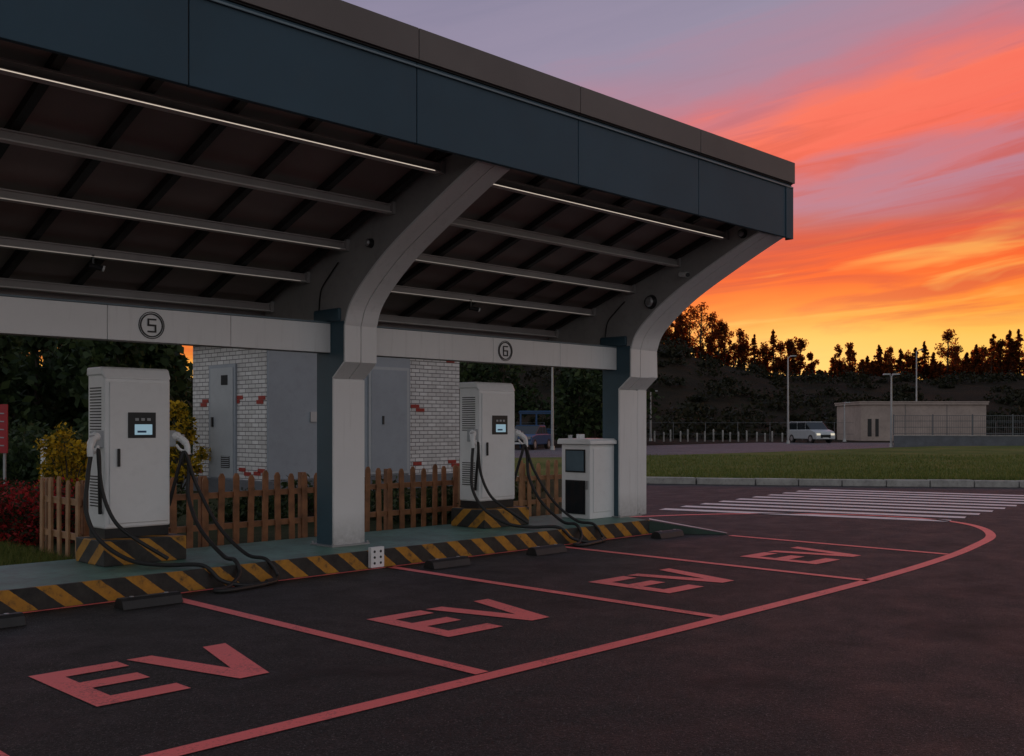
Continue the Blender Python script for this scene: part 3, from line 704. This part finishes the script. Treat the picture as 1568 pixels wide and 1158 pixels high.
# small blue play / shelter frame behind
b=MB()
for px in (-1.0,0.0,1.0):
    for py in (-0.6,0.6): b.box(px-0.05,px+0.05,py-0.05,py+0.05,0,2.15,'carblue')
for py in (-0.6,0.6):
    b.box(-1.1,1.1,py-0.04,py+0.04,2.15,2.27,'carblue'); b.box(-0.95,0.95,py-0.03,py+0.03,1.15,1.22,'carblue')
b.prism([(-1.15,2.272),(1.15,2.272),(1.05,2.36),(-1.05,2.36)],'y',-0.7,0.7,'carblue')
b.box(-0.95,0.95,0.3,0.33,0.5,1.1,'carblue')
b.build('blue_shelter',loc=(*S(1.55,66),0.01),rotz=ANG-math.pi/2)
def street_lamp(L,D,h,arm=0.8,double=False):
    b=MB(); b.tube([(0,0,0),(0,0,h*0.5),(0,0,h)],[0.09,0.075,0.05],'galv',10)
    b.tube([(0,0,0),(0,0,0.25)],[0.16,0.13],'galv',10)
    for s in ((1,-1) if double else (1,)):
        b.tube(cr([(0,0,h-0.1),(s*arm*0.4,0,h+0.06),(s*arm,0,h+0.1)],4),0.035,'galv',8)
        b.prism([(s*arm-0.25,h+0.05),(s*arm+0.25,h+0.08),(s*arm+0.2,h+0.15),(s*arm-0.2,h+0.15)],'y',-0.1,0.1,'galv')
    b.build('street_lamp',loc=(*S(L,D),0),rotz=ANG-math.pi/2)
street_lamp(21.4,80,6.7,0.4); street_lamp(25.0,68,4.7,0.3,True); street_lamp(39.2,100,8.6,0.4); street_lamp(29,90,3.3,0.25); street_lamp(12.5,93,4.4,0.4); street_lamp(2.35,60,5.3,0.4); street_lamp(4.7,80,4.0,0.4,True); street_lamp(-15.8,45,6.2,0.4)
b=MB()
for i in range(17):
    u=0.138+i*0.0082+rng.uniform(-.001,.001); D=90; x,y=S(u*D,D); h=0.9+rng.uniform(-.25,.15)
    b.tube([(x,y,0),(x,y,h)],0.07,'kerb',8); b.tube([(x,y,h),(x,y,h+0.05)],[0.07,0.03],'kerb',8)
b.build('bollard_row')
b=MB()
p0=S(24.8,67); p1=S(60,60); a=math.atan2(p1[1]-p0[1],p1[0]-p0[0]); L_=math.hypot(p1[0]-p0[0],p1[1]-p0[1])
b.box(0,L_,0,0.2,0,0.75,'conc')
b.box(0,L_,-0.03,0.23,0.75,0.80,'kerb')
for i in range(int(L_/0.11)): b.box(i*0.11,i*0.11+0.014,0.09,0.10,0.80,2.05,'mesh')
for i in range(int(L_/2.4)+1): b.box(i*2.4-0.035,i*2.4+0.035,0.07,0.13,0.80,2.15,'mesh')
for zz in (0.9,1.3,1.7,2.05): b.box(0,L_,0.085,0.105,zz,zz+0.03,'mesh')
b.build('boundary_fence',loc=(*p0,0),rotz=a)
fb=empty('low_warehouse',(*S(31.8,94),0)); fb.rotation_euler[2]=ANG-math.pi/2
b=MB(); b.box(0,11.4,0,7,0,3.3,'pinkbuild'); b.build('walls',fb)
b=MB(); b.box(-0.15,11.55,-0.15,7.15,3.3,3.5,'pinkbuild'); b.box(-0.2,11.6,-0.2,7.2,3.5,3.6,'pinkbuild'); b.build('roof',fb)
b=MB(); b.box(0.6,0.95,-0.03,0.02,0.4,2.0,'rib'); b.box(1.3,1.6,-0.03,0.02,0.4,2.0,'rib'); b.box(4.0,4.04,-0.02,0.02,0,3.3,'conc'); b.box(7.8,7.84,-0.02,0.02,0,3.3,'conc')
b.build('openings',fb)
b=MB()
for i in range(22):
    L=-6+i*3.0; x,y=S(L,96); b.tube([(x,y,0),(x,y,1.7)],0.035,'mesh',5)
for zz in (0.6,1.65): b.tube([site(-6,96,zz),site(57,96,zz)],0.012,'mesh',4)
b.build('wire_fence')
sg=empty('red_sign'); b=MB()
x,y=S(-8.85,18); b.box(-0.35,0.05,-0.02,0.02,1.0,1.85,'signred'); 
for i in range(5): b.box(-0.3,0.0,-0.026,-0.021,1.12+0.14*i,1.14+0.14*i,'doorgrey')
b.build('board',sg); b=MB(); b.box(-0.04,0.0,0.022,0.06,0,1.85,'galv'); b.build('post',sg); sg.location=(x,y,0); sg.rotation_euler[2]=ANG-math.pi/2
b=MB(); x,y=S(-9.3,20.5); b.box(x-0.05,x+0.05,y-0.05,y+0.05,0.1,1.15,'white'); b.box(x-0.06,x+0.06,y-0.06,y+0.06,1.15,1.2,'galv'); b.build('marker_post',bevel=0.01)
# ------------------------------------------------------------------ sky / world
w=bpy.data.worlds.new('World'); scene.world=w; w.use_nodes=True; nt=w.node_tree
for n in list(nt.nodes): nt.nodes.remove(n)
out=N(nt,'ShaderNodeOutputWorld'); co=N(nt,'ShaderNodeTexCoord').outputs['Generated']
def dot(v):
    n=N(nt,'ShaderNodeVectorMath'); n.operation='DOT_PRODUCT'; nt.links.new(co,n.inputs[0]); n.inputs[1].default_value=v; return n.outputs['Value']
dF=dot((FW[0],FW[1],0)); dR=dot((RT[0],RT[1],0)); dz=dot((0,0,1))
az=math_node(nt,'ARCTAN2',dR,dF)
hz=math_node(nt,'SQRT',math_node(nt,'MAXIMUM',math_node(nt,'SUBTRACT',1.0,math_node(nt,'MULTIPLY',dz,dz)),0.001))
el=math_node(nt,'MAXIMUM',math_node(nt,'DIVIDE',dz,hz),0.0)
azc=math_node(nt,'MINIMUM',math_node(nt,'MAXIMUM',az,-0.9),0.9)
tilt=math_node(nt,'MULTIPLY',math_node(nt,'SUBTRACT',azc,0.40),math_node(nt,'MINIMUM',math_node(nt,'MULTIPLY',el,0.75),0.2))
es=math_node(nt,'SUBTRACT',el,tilt)
def nz(sa,se,detail,rough,off=0,dist=0.0):
    c=N(nt,'ShaderNodeCombineXYZ'); nt.links.new(math_node(nt,'MULTIPLY',az,sa),c.inputs[0]); nt.links.new(math_node(nt,'MULTIPLY',es,se),c.inputs[1]); c.inputs[2].default_value=off
    return noise(nt,c.outputs[0],1.0,detail,rough,dist)
n1=nz(3.2,15,4,0.5,0.3,0.5); n2=nz(5.0,44,5,0.55,5.1,0.7); n3=nz(4.0,34,4,0.55,9.0,0.6)
amp=math_node(nt,'MINIMUM',math_node(nt,'MULTIPLY',el,0.6),0.10)
e2=math_node(nt,'ADD',es,math_node(nt,'MULTIPLY',math_node(nt,'SUBTRACT',n1,0.5),amp))
e2=math_node(nt,'ADD',e2,math_node(nt,'MULTIPLY',math_node(nt,'SUBTRACT',n2,0.5),math_node(nt,'MULTIPLY',amp,0.65)))
def sr(r,g,b):
    f=lambda c:((c/255+0.055)/1.055)**2.4 if c>10 else c/255/12.92
    return (f(r),f(g),f(b))
st=[(0.0,(255,165,60)),(0.055,(255,200,95)),(0.08,(255,186,76)),(0.10,(255,150,52)),(0.125,(255,118,42)),(0.155,(248,92,42)),(0.18,(228,86,62)),(0.205,(200,106,106)),(0.23,(188,126,144)),(0.255,(206,120,130)),(0.28,(250,110,90)),(0.305,(252,118,96)),(0.335,(206,120,130)),(0.37,(176,134,154)),(0.43,(152,142,166)),(0.7,(105,112,140))]
front_c=ramp(nt,e2,[(p,sr(*c)) for p,c in st])
stre=ramp(nt,n2,[(0.50,(0,0,0)),(0.64,(0.62,)*3)])
band=ramp(nt,es,[(0.06,(0,0,0)),(0.10,(0.8,)*3),(0.20,(1,1,1)),(0.30,(0.5,)*3),(0.40,(0.0,)*3)])
front_c=mixcol(nt,math_node(nt,'MULTIPLY',stre,band),front_c,sr(204,74,58))
hot=ramp(nt,n3,[(0.5,(0,0,0)),(0.63,(0.65,)*3)]); hb=ramp(nt,es,[(0.05,(0,0,0)),(0.08,(1,1,1)),(0.16,(0.9,)*3),(0.19,(0,0,0))])
front_c=mixcol(nt,math_node(nt,'MULTIPLY',hot,hb),front_c,sr(255,190,92))
SAZ=0.26
ga=math_node(nt,'DIVIDE',math_node(nt,'SUBTRACT',az,0.25),0.15); ge=math_node(nt,'DIVIDE',math_node(nt,'SUBTRACT',el,0.05),0.045)
gl=math_node(nt,'EXPONENT',math_node(nt,'MULTIPLY',math_node(nt,'ADD',math_node(nt,'MULTIPLY',ga,ga),math_node(nt,'MULTIPLY',ge,ge)),-1.0))
front_c=mixcol(nt,math_node(nt,'MULTIPLY',gl,0.65),front_c,(1.15,0.70,0.24))
back_c=ramp(nt,el,[(0.0,(0.46,0.45,0.455)),(0.5,(0.46,0.47,0.49)),(1.0,(0.27,0.30,0.36))])
sd=FW*math.cos(SAZ)+RT*math.sin(SAZ)
sdot=dot((float(sd[0]),float(sd[1]),0))
mr=N(nt,'ShaderNodeMapRange'); mr.interpolation_type='SMOOTHSTEP'; nt.links.new(sdot,mr.inputs[0]); mr.inputs[1].default_value=0.1; mr.inputs[2].default_value=0.85
colr=mixcol(nt,mr.outputs[0],back_c,front_c)
bg=N(nt,'ShaderNodeBackground'); nt.links.new(colr,bg.inputs[0]); bg.inputs[1].default_value=0.97
sky=N(nt,'ShaderNodeTexSky'); sky.sky_type='NISHITA'; sky.sun_disc=False; sky.sun_elevation=math.radians(3.2); sky.sun_rotation=math.atan2(float(sd[0]),float(sd[1]))
bg2=N(nt,'ShaderNodeBackground'); nt.links.new(sky.outputs[0],bg2.inputs[0]); bg2.inputs[1].default_value=0.004
ad=N(nt,'ShaderNodeAddShader'); nt.links.new(bg.outputs[0],ad.inputs[0]); nt.links.new(bg2.outputs[0],ad.inputs[1]); nt.links.new(ad.outputs[0],out.inputs[0])
sl=bpy.data.lights.new('sun','SUN'); sl.energy=5.0; sl.angle=math.radians(0.6); sl.color=(1.0,0.38,0.10)
so=bpy.data.objects.new('sun',sl); scene.collection.objects.link(so)
e_=math.radians(2.6); d3=Vector((float(sd[0])*math.cos(e_),float(sd[1])*math.cos(e_),math.sin(e_)))
so.rotation_euler=d3.to_track_quat('Z','Y').to_euler(); so.location=(0,0,30)
# ------------------------------------------------------------------ camera
cam=bpy.data.cameras.new('camera'); co_=bpy.data.objects.new('camera',cam); scene.collection.objects.link(co_)
co_.location=(0,0,1.5); co_.rotation_euler=(math.radians(90),0,ANG-math.pi/2)
cam.sensor_width=36; cam.lens=1580/1568*36; cam.shift_y=71/1568; cam.clip_end=4000; cam.clip_start=0.05
scene.camera=co_
scene.view_settings.view_transform='Standard'
scene.view_settings.look='None'
